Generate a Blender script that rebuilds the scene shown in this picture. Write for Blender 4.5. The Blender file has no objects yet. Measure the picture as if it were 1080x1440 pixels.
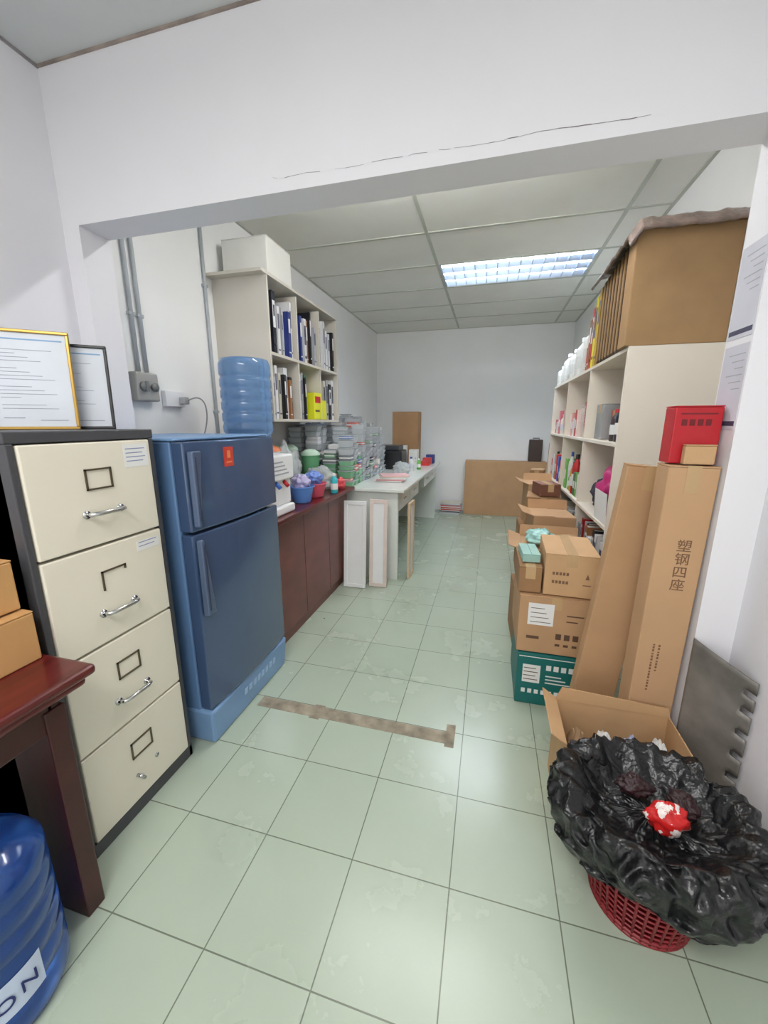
import bpy, math, random
from mathutils import Vector, Matrix, noise
random.seed(11)
COL = bpy.context.scene.collection
try:
    bpy.context.scene.view_settings.view_transform = 'Standard'
except Exception:
    pass

# ------------------------------------------------------------------ materials
def lin(c):
    out = []
    for x in c[:3]:
        x = x / 255.0
        out.append(x / 12.92 if x <= 0.04045 else ((x + 0.055) / 1.055) ** 2.4)
    return (*out, 1.0)

_mc = {}
def mat(name, col, rough=0.6, metal=0.0, var=0.06, scale=8.0, bump=0.0, bscale=60.0,
        trans=0.0, alpha=1.0, emis=0.0, coat=0.0, wood=False, col2=None):
    key = (name,)
    if key in _mc:
        return _mc[key]
    m = bpy.data.materials.new(name)
    m.use_nodes = True
    nt = m.node_tree
    b = nt.nodes['Principled BSDF']
    tc = nt.nodes.new('ShaderNodeTexCoord')
    n = nt.nodes.new('ShaderNodeTexNoise')
    n.inputs['Scale'].default_value = scale
    n.inputs['Detail'].default_value = 4
    if wood:
        mp = nt.nodes.new('ShaderNodeMapping')
        mp.inputs['Scale'].default_value = (6, 0.6, 1)
        nt.links.new(tc.outputs['Object'], mp.inputs[0])
        nt.links.new(mp.outputs[0], n.inputs['Vector'])
    else:
        nt.links.new(tc.outputs['Object'], n.inputs['Vector'])
    r = nt.nodes.new('ShaderNodeValToRGB')
    c = lin(col)
    r.color_ramp.elements[0].position = 0.3
    r.color_ramp.elements[1].position = 0.7
    r.color_ramp.elements[0].color = tuple(max(0, x * (1 - var)) for x in c[:3]) + (1,)
    r.color_ramp.elements[1].color = tuple(min(1, x * (1 + var)) for x in c[:3]) + (1,)
    if col2:
        r.color_ramp.interpolation = 'CONSTANT'
        r.color_ramp.elements[0].position = 0.0
        r.color_ramp.elements[1].position = 0.54
        r.color_ramp.elements[1].color = lin(col2)
    nt.links.new(n.outputs['Fac'], r.inputs[0])
    nt.links.new(r.outputs[0], b.inputs['Base Color'])
    b.inputs['Roughness'].default_value = rough
    b.inputs['Metallic'].default_value = metal
    b.inputs['Transmission Weight'].default_value = trans
    b.inputs['Alpha'].default_value = alpha
    b.inputs['Coat Weight'].default_value = coat
    if emis:
        b.inputs['Emission Color'].default_value = c
        b.inputs['Emission Strength'].default_value = emis
    if bump:
        n2 = nt.nodes.new('ShaderNodeTexNoise')
        n2.inputs['Scale'].default_value = bscale
        n2.inputs['Detail'].default_value = 3
        nt.links.new(tc.outputs['Object'], n2.inputs['Vector'])
        bp = nt.nodes.new('ShaderNodeBump')
        bp.inputs['Strength'].default_value = bump
        bp.inputs['Distance'].default_value = 0.01
        nt.links.new(n2.outputs['Fac'], bp.inputs['Height'])
        nt.links.new(bp.outputs[0], b.inputs['Normal'])
    _mc[key] = m
    return m

def colmat(col, rough=0.5, **k):
    return mat('paint_%d_%d_%d' % tuple(col), col, rough, **k)

def grid_mat(name, c1, c2, grout, bw, bh, ox, oy, mortar, rough):
    m = bpy.data.materials.new(name)
    m.use_nodes = True
    nt = m.node_tree
    b = nt.nodes['Principled BSDF']
    tc = nt.nodes.new('ShaderNodeTexCoord')
    mp = nt.nodes.new('ShaderNodeMapping')
    mp.inputs['Location'].default_value = (ox, oy, 0)
    nt.links.new(tc.outputs['Object'], mp.inputs[0])
    br = nt.nodes.new('ShaderNodeTexBrick')
    br.offset = 0.0
    br.squash = 1.0
    br.inputs['Scale'].default_value = 1.0
    br.inputs['Brick Width'].default_value = bw
    br.inputs['Row Height'].default_value = bh
    br.inputs['Mortar Size'].default_value = mortar
    br.inputs['Mortar Smooth'].default_value = 0.3
    br.inputs['Color1'].default_value = lin(c1)
    br.inputs['Color2'].default_value = lin(c2)
    br.inputs['Mortar'].default_value = lin(grout)
    nt.links.new(mp.outputs[0], br.inputs['Vector'])
    n = nt.nodes.new('ShaderNodeTexNoise')
    n.inputs['Scale'].default_value = 2.5
    n.inputs['Detail'].default_value = 8
    n.inputs['Roughness'].default_value = 0.6
    nt.links.new(tc.outputs['Object'], n.inputs['Vector'])
    mr0 = nt.nodes.new('ShaderNodeMapRange')
    mr0.inputs['From Min'].default_value = 0.25
    mr0.inputs['From Max'].default_value = 0.75
    mr0.inputs['To Min'].default_value = 0.91
    mr0.inputs['To Max'].default_value = 1.0
    nt.links.new(n.outputs['Fac'], mr0.inputs[0])
    mx = nt.nodes.new('ShaderNodeMix')
    mx.data_type = 'RGBA'
    mx.blend_type = 'MULTIPLY'
    mx.inputs['Factor'].default_value = 1.0
    nt.links.new(br.outputs['Color'], mx.inputs['A'])
    nt.links.new(mr0.outputs[0], mx.inputs['B'])
    vo = nt.nodes.new('ShaderNodeTexVoronoi')
    vo.inputs['Scale'].default_value = 3.2
    nt.links.new(tc.outputs['Object'], vo.inputs['Vector'])
    lt = nt.nodes.new('ShaderNodeMath'); lt.operation = 'LESS_THAN'; lt.inputs[1].default_value = 0.022
    nt.links.new(vo.outputs['Distance'], lt.inputs[0])
    mx2 = nt.nodes.new('ShaderNodeMix'); mx2.data_type = 'RGBA'
    nt.links.new(lt.outputs[0], mx2.inputs['Factor'])
    nt.links.new(mx.outputs['Result'], mx2.inputs['A'])
    mx2.inputs['B'].default_value = lin((84, 92, 78))
    nt.links.new(mx2.outputs['Result'], b.inputs['Base Color'])
    mr = nt.nodes.new('ShaderNodeMapRange')
    mr.inputs['To Min'].default_value = rough + 0.08
    mr.inputs['To Max'].default_value = rough - 0.03
    nt.links.new(n.outputs['Fac'], mr.inputs[0])
    nt.links.new(mr.outputs[0], b.inputs['Roughness'])
    bp = nt.nodes.new('ShaderNodeBump')
    bp.inputs['Strength'].default_value = 0.3
    bp.inputs['Distance'].default_value = 0.002
    bp.invert = True
    nt.links.new(br.outputs['Fac'], bp.inputs['Height'])
    nt.links.new(bp.outputs[0], b.inputs['Normal'])
    return m

# ------------------------------------------------------------------ mesh builder
class MB:
    def __init__(s):
        s.v = []; s.f = []; s.m = []; s.sm = []
    def add(s, vs, fs, m=0, smooth=False):
        o = len(s.v)
        s.v += [tuple(v) for v in vs]
        for f in fs:
            s.f.append([i + o for i in f]); s.m.append(m); s.sm.append(smooth)
        return s
    def box(s, x0, x1, y0, y1, z0, z1, m=0):
        vs = [(x0,y0,z0),(x1,y0,z0),(x1,y1,z0),(x0,y1,z0),(x0,y0,z1),(x1,y0,z1),(x1,y1,z1),(x0,y1,z1)]
        return s.add(vs, [(0,3,2,1),(4,5,6,7),(0,1,5,4),(1,2,6,5),(2,3,7,6),(3,0,4,7)], m)
    def taper(s, x0, x1, y0, y1, z0, z1, g, m=0):
        vs = [(x0+g,y0+g,z0),(x1-g,y0+g,z0),(x1-g,y1-g,z0),(x0+g,y1-g,z0),(x0,y0,z1),(x1,y0,z1),(x1,y1,z1),(x0,y1,z1)]
        return s.add(vs, [(0,3,2,1),(4,5,6,7),(0,1,5,4),(1,2,6,5),(2,3,7,6),(3,0,4,7)], m)
    def lathe(s, prof, c=(0,0,0), seg=28, m=0, sx=1.0, sy=1.0, fn=None, post=None):
        vs = []; fs = []
        n = len(prof)
        for i, (r, z) in enumerate(prof):
            for k in range(seg):
                a = 2*math.pi*k/seg
                rr, zz = r, z
                if fn: rr, zz = fn(i, a, r, z)
                p = (c[0]+rr*math.cos(a)*sx, c[1]+rr*math.sin(a)*sy, c[2]+zz)
                if post: p = post(i, p)
                vs.append(p)
        for i in range(n-1):
            for k in range(seg):
                k2 = (k+1) % seg
                fs.append((i*seg+k, i*seg+k2, (i+1)*seg+k2, (i+1)*seg+k))
        return s.add(vs, fs, m, True)
    def tube(s, pts, r, seg=8, m=0, closed=False):
        pts = [Vector(p) for p in pts]
        n = len(pts); vs = []; fs = []
        for i, p in enumerate(pts):
            a = pts[i-1] if (i > 0 or closed) else p
            b = pts[(i+1) % n] if (i < n-1 or closed) else p
            d = (b - a).normalized()
            up = Vector((0,0,1)) if abs(d.z) < 0.9 else Vector((1,0,0))
            x = d.cross(up).normalized(); y = d.cross(x).normalized()
            for k in range(seg):
                t = 2*math.pi*k/seg
                vs.append(p + x*math.cos(t)*r + y*math.sin(t)*r)
        m_ = n if closed else n-1
        for i in range(m_):
            j = (i+1) % n
            for k in range(seg):
                k2 = (k+1) % seg
                fs.append((i*seg+k, i*seg+k2, j*seg+k2, j*seg+k))
        if not closed:
            fs.append(tuple(range(seg))[::-1]); fs.append(tuple((n-1)*seg+k for k in range(seg)))
        return s.add(vs, fs, m, True)
    def cyl(s, p0, p1, r, seg=20, m=0):
        s.tube([p0, p1], r, seg, m)
        return s
    def build(s, name, mats, parent=None, loc=(0,0,0), off=(0,0,0), rot=(0,0,0), bevel=0.0, seg=2,
              label=None, cat=None, group=None, kind=None, sub=0, solid=0.0):
        me = bpy.data.meshes.new(name)
        vs = [(v[0]-off[0], v[1]-off[1], v[2]-off[2]) for v in s.v]
        me.from_pydata(vs, [], s.f)
        for p, mi, sm in zip(me.polygons, s.m, s.sm):
            p.material_index = mi
            p.use_smooth = sm
        if not isinstance(mats, (list, tuple)): mats = [mats]
        for q in mats: me.materials.append(q)
        me.update()
        o = bpy.data.objects.new(name, me)
        COL.objects.link(o)
        o.location = loc
        o.rotation_euler = rot
        if parent: o.parent = parent
        if label: o['label'] = label
        if cat: o['category'] = cat
        if group: o['group'] = group
        if kind: o['kind'] = kind
        if solid:
            md = o.modifiers.new('solid', 'SOLIDIFY'); md.thickness = solid; md.offset = -1
        if sub:
            md = o.modifiers.new('sub', 'SUBSURF'); md.levels = sub; md.render_levels = sub
        if bevel:
            md = o.modifiers.new('bevel', 'BEVEL'); md.width = bevel; md.segments = seg
            md.limit_method = 'ANGLE'; md.angle_limit = math.radians(40)
        return o

def T(name, label, cat, loc, rot=(0,0,0), group=None):
    e = bpy.data.objects.new(name, None)
    e.empty_display_size = 0.05
    COL.objects.link(e)
    e.location = loc; e.rotation_euler = rot
    e['label'] = label; e['category'] = cat
    if group: e['group'] = group
    return e

def text(body, size, material, parent, loc, rot, name='lettering', ext=0.0006):
    cu = bpy.data.curves.new('txt', 'FONT')
    cu.body = body; cu.size = size; cu.extrude = ext
    cu.align_x = 'CENTER'; cu.align_y = 'CENTER'
    o = bpy.data.objects.new('txt', cu)
    COL.objects.link(o)
    dg = bpy.context.evaluated_depsgraph_get(); dg.update()
    me = bpy.data.meshes.new_from_object(o.evaluated_get(dg))
    bpy.data.objects.remove(o)
    me.materials.clear(); me.materials.append(material)
    q = bpy.data.objects.new(name, me)
    COL.objects.link(q)
    q.parent = parent; q.location = loc; q.rotation_euler = rot
    return q

R90 = math.radians(90)

# common materials
WALL = mat('painted_wall', (233,232,236), 0.75, var=0.025, scale=1.6, bump=0.06, bscale=25)
WALLIN = mat('painted_wall_inner', (240,241,240), 0.75, var=0.025, scale=1.6, bump=0.06, bscale=25)
CARD = mat('cardboard', (184,146,108), 0.8, var=0.08, scale=5, bump=0.05, bscale=120)
CARD2 = mat('cardboard_pale', (198,160,118), 0.8, var=0.08, scale=5, bump=0.05, bscale=120)
CARD3 = mat('cardboard_dark', (152,116,80), 0.8, var=0.1, scale=5, bump=0.05, bscale=120)
TAPE = mat('packing_tape', (192,160,118), 0.25, var=0.03)
INK = mat('print_ink', (92,66,50), 0.7, var=0.05)
INKP = mat('print_ink_pale', (122,90,66), 0.7, var=0.05)
PAPER = mat('paper', (228,228,226), 0.7, var=0.02)
BLACK = mat('black_plastic', (24,25,28), 0.4, var=0.1)
WHITE = mat('white_plastic', (236,237,238), 0.35, var=0.02)
CREAM = mat('cream_enamel', (227,221,204), 0.4, var=0.02, scale=3)
MELA = mat('melamine_cream', (230,222,208), 0.45, var=0.03, scale=3)
MELAG = mat('melamine_grey', (204,199,188), 0.5, var=0.03, scale=3)
CHROME = mat('chrome', (200,200,200), 0.2, metal=1.0, var=0.02)
ALU = mat('aluminium', (190,192,196), 0.35, metal=0.9, var=0.04)
RED = mat('red_gloss', (186,26,38), 0.4, var=0.1)
PGREY = mat('print_grey', (170,172,178), 0.7)

# ------------------------------------------------------------------ room
XL, XR, YB, ZC = -1.75, 1.03, 6.15, 2.68
FLOOR = grid_mat('floor_tiles', (179,191,173), (174,187,168), (112,119,104), 0.305, 0.305, 0.0405, -0.907+0.305*20, 0.0021, 0.24)
MB().box(-1.95, 1.25, -2.6, YB+0.15, -0.1, 0).build('floor', FLOOR, kind='structure')
MB().box(-1.95, XL, -2.6, 1.5, 0, ZC+0.05).build('wall_left_near', WALL, kind='structure')
MB().box(-1.95, XL, 1.5, YB+0.15, 0, ZC+0.05).build('wall_left', WALLIN, kind='structure')
MB().box(XL, XR, YB, YB+0.15, 0, ZC+0.05).build('wall_back', WALLIN, kind='structure')
MB().box(XR, 1.2, 1.57, YB+0.15, 0, ZC+0.05).build('wall_right', WALLIN, kind='structure')
MB().box(0.82, 1.2, -2.6, 1.43, 0, ZC+0.05).build('wall_right_near', WALL, kind='structure')
w = MB()
w.box(XL, -1.667, 1.43, 1.57, 0, ZC+0.05)
w.box(0.71, 1.2, 1.43, 1.57, 0, ZC+0.05)
w.box(-1.667, 0.71, 1.43, 1.57, 2.135, ZC+0.05)
w.build('wall_partition', WALL, kind='structure')
CEIL = mat('ceiling_board', (232,233,226), 0.85, var=0.03, scale=3, bump=0.1, bscale=200)
LX0, LX1, LY0, LY1 = -0.51, 0.755, 3.76, 4.34
c = MB()
c.box(XL, XR, 1.57, LY0, ZC, ZC+0.02)
c.box(XL, XR, LY1, YB, ZC, ZC+0.02)
c.box(XL, LX0, LY0, LY1, ZC, ZC+0.02)
c.box(LX1, XR, LY0, LY1, ZC, ZC+0.02)
c.build('ceiling', CEIL, kind='structure')
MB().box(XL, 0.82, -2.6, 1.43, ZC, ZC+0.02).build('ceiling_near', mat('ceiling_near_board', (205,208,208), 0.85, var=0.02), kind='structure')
g = MB()
for x in (-0.52, 0.765):
    g.box(x-0.012, x+0.012, 1.58, YB, ZC-0.004, ZC)
y = 3.75 - 0.6*3
while y < YB:
    g.box(XL, XR, y-0.012, y+0.012, ZC-0.0045, ZC)
    y += 0.6
g.box(XL, XL+0.02, 1.58, YB, ZC-0.006, ZC)
g.box(XL, XR, YB-0.02, YB, ZC-0.006, ZC)
g.box(XR-0.02, XR, 1.58, YB, ZC-0.006, ZC)
g.build('trim_1', mat('tee_bar', (186,190,180), 0.6), kind='structure')
cr = MB()
x = -0.78
zz = 2.182
random.seed(3)
while x < 0.36:
    L = random.uniform(0.01, 0.04)
    nz = 2.176 + 0.006*noise.noise(Vector((x*5, 0, 0))) + random.uniform(-0.0015, 0.0015)
    th = random.uniform(0.0001, 0.0007) if x < 0.0 else random.uniform(0.0003, 0.0013)
    if random.random() < 0.9:
        cr.add([(x,1.4292,zz-th),(x+L,1.4292,nz-th),(x+L,1.4292,nz+th),(x,1.4292,zz+th)], [(0,1,2,3)])
    x += L; zz = nz
cr.build('trim_2', mat('crack', (122,114,116), 0.9), kind='structure')
MB().box(XL, 0.82, 1.424, 1.4299, ZC-0.009, ZC).build('trim_3', mat('dirty_joint', (150,138,130), 0.9, var=0.4, scale=10), kind='structure')
MB().box(XL, XL+0.006, -2.5, 1.43, ZC-0.010, ZC).build('trim_4', mat('joint_grey', (150,146,146), 0.9, var=0.3), kind='structure')
st = MB()
st.box(-1.03, -0.10, 1.445, 1.512, 0, 0.0015)
st.box(-0.115, -0.075, 1.43, 1.56, 0, 0.0018)
st.box(-0.75, -0.70, 1.435, 1.525, 0, 0.0017)
st.build('trim_5', mat('bare_cement', (146,136,118), 0.8, var=0.4, scale=16), kind='structure')

# ------------------------------------------------------------------ ceiling light
off = ((LX0+LX1)/2, 4.05, ZC)
L = T('ceiling_light', 'recessed fluorescent ceiling light with shiny aluminium louvres', 'ceiling light', off)
h = MB()
h.box(LX0, LX1, LY0, LY1, ZC+0.10, ZC+0.11)
h.box(LX0, LX0+0.008, LY0, LY1, ZC, ZC+0.10); h.box(LX1-0.008, LX1, LY0, LY1, ZC, ZC+0.10)
h.box(LX0, LX1, LY0, LY0+0.008, ZC, ZC+0.10); h.box(LX0, LX1, LY1-0.008, LY1, ZC, ZC+0.10)
h.build('housing', mat('lamp_housing', (215,222,230), 0.4, metal=0.3), L, off=off)
lv = MB()
ny = 3; nx = 13
for i in range(ny+1):
    yy = LY0+0.012 + (LY1-LY0-0.024)*i/ny
    t0, t1 = 0.018, 0.003
    x0, x1 = LX0+0.01, LX1-0.01
    z0, z1 = ZC-0.001, ZC+0.040
    lv.add([(x0,yy-t1,z0),(x1,yy-t1,z0),(x1,yy+t1,z0),(x0,yy+t1,z0),(x0,yy-t0,z1),(x1,yy-t0,z1),(x1,yy+t0,z1),(x0,yy+t0,z1)],
           [(0,3,2,1),(4,5,6,7),(0,1,5,4),(1,2,6,5),(2,3,7,6),(3,0,4,7)])
for i in range(nx+1):
    xx = LX0+0.012 + (LX1-LX0-0.024)*i/nx
    lv.box(xx-0.003, xx+0.003, LY0+0.01, LY1-0.01, ZC, ZC+0.036)
lv.build('louvre', mat('louvre_metal', (185,200,220), 0.28, metal=1.0, var=0.02), L, off=off)
TUBE = mat('fluorescent_tube', (243,249,255), 0.5, emis=78.0)
for k in range(3):
    yy = LY0+0.012 + (LY1-LY0-0.024)*(k+0.5)/3
    MB().cyl((LX0+0.02, yy, ZC+0.065), (LX1-0.02, yy, ZC+0.065), 0.014, 12).build('tube', TUBE, L, off=off)

def area(name, loc, sx, sy, power, col=(1,1,1)):
    ld = bpy.data.lights.new(name, 'AREA')
    ld.shape = 'RECTANGLE'; ld.size = sx; ld.size_y = sy; ld.energy = power; ld.color = col
    o = bpy.data.objects.new(name, ld)
    COL.objects.link(o); o.location = loc
    return o

store_fill = T('ceiling_light', 'added unseen fluorescent batten that brightens the store', 'ceiling light', (-0.3, 2.1, ZC))  # added fill lamp, hidden behind the partition header, to brighten the store
MB().box(-0.62, 0.62, -0.03, 0.03, -0.04, 0).build('batten', WHITE, store_fill, bevel=0.005)
MB().cyl((-0.6, 0, -0.075), (0.6, 0, -0.075), 0.018, 12).build('tube', mat('added_store_fill_tube', (252,251,250), 0.5, emis=82.0), store_fill)
near_fill = T('ceiling_light', 'added unseen fill batten behind the camera, brightening the near room', 'ceiling light', (-0.4, -0.6, ZC))  # added fill lamp with area light, out of view behind the camera
MB().box(-0.62, 0.62, -0.06, 0.06, -0.04, 0).build('batten', WHITE, near_fill, bevel=0.005)
a2 = area('added_near_fill', (0,0,-0.10), 1.2, 0.6, 46, col=(1.0,0.985,0.97)); a2.parent = near_fill

# ------------------------------------------------------------------ filing cabinet
CX0, CX1, CY0, CY1, CH = -1.735, -1.127, 0.685, 1.123, 1.33
o = (-1.43, 0.90, 0)
FC = T('filing_cabinet', 'four-drawer steel filing cabinet, cream fronts in dark grey case', 'filing cabinet', o)
DG = mat('dark_grey_steel', (66,67,71), 0.45, var=0.08)
b = MB()
b.box(CX0, CX1-0.03, CY0, CY1, 0.0, CH-0.02)
b.box(CX0, CX1, CY0-0.002, CY1+0.002, CH-0.03, CH)
b.box(CX0, CX1, CY0, CY0+0.018, 0, CH-0.03)
b.box(CX0, CX1, CY1-0.018, CY1, 0, CH-0.03)
b.box(CX0, CX1, CY0, CY1, 0, 0.05)
b.build('case', DG, FC, off=o, bevel=0.003)
dz = (CH-0.03-0.05)/4
for i in range(4):
    z0 = 0.05 + i*dz + 0.004; z1 = z0 + dz - 0.008
    d = MB()
    d.box(CX1-0.028, CX1+0.004, CY0+0.022, CY1-0.022, z0, z1)
    dr = d.build('drawer', CREAM, FC, off=o, bevel=0.004)
    zc = (z0+z1)/2; yc = (CY0+CY1)/2
    hh = MB()
    zl = zc+0.045
    hh.box(CX1+0.004, CX1+0.008, yc-0.042, yc+0.042, zl+0.026, zl+0.031)
    hh.box(CX1+0.004, CX1+0.008, yc-0.042, yc-0.037, zl-0.031, zl+0.031)
    if i != 2:
        hh.box(CX1+0.004, CX1+0.008, yc+0.037, yc+0.042, zl-0.031, zl+0.031)
        hh.box(CX1+0.004, CX1+0.008, yc-0.042, yc+0.042, zl-0.031, zl-0.026)
    else:
        hh.box(CX1+0.004, CX1+0.008, yc+0.037, yc+0.042, zl+0.015, zl+0.031)
    hh.build('label_holder', mat('bronze_metal', (110,100,84), 0.35, metal=0.7), dr, off=o)
    zl = zc-0.055
    if i > 0:
        hn = MB()
        hn.tube([(CX1+0.004, yc-0.055, zl),(CX1+0.026, yc-0.05, zl+0.001),(CX1+0.032, yc-0.035, zl+0.002),
                 (CX1+0.032, yc+0.035, zl+0.002),(CX1+0.026, yc+0.05, zl+0.001),(CX1+0.004, yc+0.055, zl)], 0.007, 10)
        hn.cyl((CX1+0.003, yc-0.055, zl),(CX1+0.008, yc-0.055, zl), 0.012, 12)
        hn.cyl((CX1+0.003, yc+0.055, zl),(CX1+0.008, yc+0.055, zl), 0.012, 12)
        hn.build('handle', CHROME, dr, off=o)
    else:
        hn = MB()
        hn.tube([(CX1+0.004, yc-0.035, zl),(CX1+0.02, yc-0.03, zl-0.004),(CX1+0.018, yc-0.02, zl-0.02)], 0.006, 8)
        hn.build('handle', CHROME, dr, off=o, label='broken chrome handle stub')
        MB().cyl((CX1+0.003, yc+0.05, zl+0.005), (CX1+0.007, yc+0.05, zl+0.005), 0.008, 12).build('handle_socket', CHROME, dr, off=o)
    if i in (2, 3):
        st = MB()
        st.box(CX1+0.0042, CX1+0.0052, CY1-0.125, CY1-0.035, z1-(0.085 if i == 3 else 0.055), z1-(0.012 if i == 3 else 0.022), 0)
        for q in range(4 if i == 3 else 2):
            zq = z1-0.028-q*0.013
            st.box(CX1+0.005, CX1+0.0056, CY1-0.118, CY1-0.045-0.01*(q % 2), zq, zq+0.003, 1)
        st.build('sticker', [PAPER, mat('blue_ink', (140,146,180), 0.7)], dr, off=o)

# framed certificates
def cert(loc, wd, ht, frame, label):
    e = T('picture_frame', label, 'picture frame', loc, rot=(math.radians(-7), 0, math.atan2(0.654, 0.757)))
    f = MB(); t = 0.009
    f.box(-wd, 0, 0, 0.014, 0, t); f.box(-wd, 0, 0, 0.014, ht-t, ht)
    f.box(-wd, -wd+t, 0, 0.014, t, ht-t); f.box(-t, 0, 0, 0.014, t, ht-t)
    f.build('frame', frame, e, bevel=0.002)
    p = MB()
    p.box(-wd+t, -t, 0.007, 0.012, t, ht-t, 0)
    x0 = -wd+t+0.02; x1 = -t-0.02
    p.box(x0-0.01, x1+0.01, 0.0062, 0.007, ht-0.030, ht-0.026, 1)
    z = ht-0.06; k = 0
    while z > 0.06:
        if k % 5 != 4: p.box(x0, x1-0.02-0.03*((k*7) % 4), 0.0062, 0.007, z, z+0.0014, 2)
        z -= 0.011; k += 1
    p.box(x0, x0+0.05, 0.0062, 0.007, 0.035, 0.037, 2)
    p.box(x1-0.07, x1, 0.0062, 0.007, 0.028, 0.030, 2)
    p.build('certificate', [mat('certificate_paper', (204,210,218), 0.5, var=0.03), mat('print_blue', (130,165,200), 0.7), mat('print_pale', (150,154,166), 0.7)], e)
    return e
cert((-1.285, 1.0, CH+0.001), 0.215, 0.30, mat('gold_frame', (170,136,66), 0.3, metal=0.6), 'gold-framed certificate leaning on the filing cabinet')
cert((-1.252, 1.098, CH+0.001), 0.20, 0.275, BLACK, 'black-framed certificate behind the gold-framed one')

# ------------------------------------------------------------------ wooden desk near left
MAHO = mat('mahogany', (88,26,24), 0.3, var=0.25, scale=9, wood=True, coat=0.2)
MAHOD = mat('mahogany_dark', (60,22,21), 0.35, var=0.25, scale=9, wood=True)
o = (-1.3, 0.3, 0)
TD = T('wooden_desk', 'dark red-brown wooden desk with a thick moulded top', 'desk', o)
t = MB()
t.box(-1.74, -0.945, -0.5, 0.675, 0.722, 0.75)
t.box(-1.74, -0.965, -0.5, 0.660, 0.695, 0.720)
t.build('desk_top', MAHO, TD, off=o, bevel=0.011, seg=3)
MB().box(-1.15, -1.005, 0.575, 0.625, 0.0, 0.66).build('leg', MAHOD, TD, off=o, bevel=0.004)
t = MB()
t.box(-1.72, -1.01, 0.585, 0.615, 0.56, 0.695)
t.box(-1.05, -1.01, -0.45, 0.60, 0.60, 0.695)
t.build('apron', MAHOD, TD, off=o, bevel=0.004)
MB().box(-1.72, -1.6, 0.575, 0.625, 0, 0.66).build('leg', MAHOD, TD, off=o, bevel=0.004)
MB().box(-1.12, -0.99, -0.48, -0.43, 0, 0.69).build('leg', MAHOD, TD, off=o, bevel=0.004)

# ------------------------------------------------------------------ cartons
def carton(x0, x1, y0, y1, z0, z1, m=CARD, label='brown cardboard box', rz=0.0, prints='text', tape=True, group=None,
           name='cardboard_box', openflap=False):
    cx, cy = (x0+x1)/2, (y0+y1)/2
    w, d, hgt = (x1-x0)/2, (y1-y0)/2, z1-z0
    e = T(name, label, 'box', (cx, cy, z0+0.001), (0,0,rz), group)
    b = MB()
    b.box(-w, w, -d, d, 0, hgt-0.006)
    b.build('body', m, e, bevel=0.004)
    f = MB()
    if w >= d:
        f.box(-w, w, -d, -0.0015, hgt-0.0055, hgt-0.002)
    else:
        f.box(-w, -0.0015, -d, d, hgt-0.0055, hgt-0.002)
    f.build('flap', m, e, bevel=0.001)
    f = MB()
    if openflap:
        f.box(-w, w, 0, 0.003, 0, 0.07)
        f.build('flap', m, e, loc=(0, d-0.004, hgt-0.005), rot=(math.radians(-20), 0, 0))
        f = MB(); f.box(0, 0.003, -d, d, 0, 0.08)
        f.build('flap', m, e, loc=(-w, 0, hgt-0.005), rot=(0, math.radians(-70), 0))
    else:
        if w >= d: f.box(-w, w, 0.0015, d, hgt-0.0055, hgt-0.002)
        else: f.box(0.0015, w, -d, d, hgt-0.0055, hgt-0.002)
        f.build('flap', m, e, bevel=0.001)
    if tape and not openflap:
        tp = MB()
        if w >= d:
            tp.box(-w-0.0006, w+0.0006, -0.022, 0.022, hgt-0.002, hgt-0.0012)
            tp.box(-w-0.0008, -w-0.0002, -0.022, 0.022, hgt-0.06, hgt-0.001)
        else:
            tp.box(-0.022, 0.022, -d, d, hgt-0.002, hgt-0.0012)
            tp.box(-0.022, 0.022, -d-0.0008, -d-0.0002, hgt-0.06, hgt-0.001)
        tp.build('tape', TAPE, e)
    if prints:
        p = MB(); yf = -d-0.0012
        ye = -d-0.0002
        if prints == 'text':
            for k in range(2):
                for j in range(5):
                    xx = -w*0.7+j*w*0.13
                    p.box(xx, xx+w*0.09, yf, ye, hgt*(0.30+0.2*k), hgt*(0.30+0.2*k)+hgt*0.07, 0)
            p.box(w*0.45, w*0.75, yf, ye, hgt*0.3, hgt*0.32, 0)
            p.add([(w*0.52,yf,hgt*0.45),(w*0.68,yf,hgt*0.45),(w*0.6,yf,hgt*0.58)], [(0,1,2)], 0)
        if prints == 'label':
            p.box(-w*0.75, -w*0.05, yf, ye, hgt*0.50, hgt*0.88, 1)
            for k in range(4):
                p.box(-w*0.68, -w*0.12-0.01*k, yf-0.0004, yf, hgt*(0.55+0.08*k), hgt*(0.56+0.08*k), 0)
            for k in range(4):
                xx = w*(0.05+0.23*k)
                p.box(xx, xx+w*0.15, yf, ye, hgt*0.28, hgt*0.38, 0)
                p.box(xx, xx+w*0.13, yf, ye, hgt*0.16, hgt*0.20, 0)
            p.box(w*0.3, w*0.75, yf, ye, hgt*0.70, hgt*0.72, 0)
            p.box(w*0.3, w*0.6, yf, ye, hgt*0.60, hgt*0.62, 0)
            p.box(-w*0.75, -w*0.4, yf, ye, hgt*0.25, hgt*0.30, 0)
        p.build('printing', [INKP if prints == 'text' else INK, PAPER], e)
    return e

ORG = mat('cardboard_orange', (192,146,92), 0.8, var=0.06)
carton(-1.45, -1.10, 0.40, 0.655, 0.75, 0.885, ORG, 'flat orange-brown cardboard box on the wooden desk', prints=None)
carton(-1.45, -1.13, 0.43, 0.650, 0.888, 1.02, ORG, 'small cardboard box stacked on another on the desk', prints=None)

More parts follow.
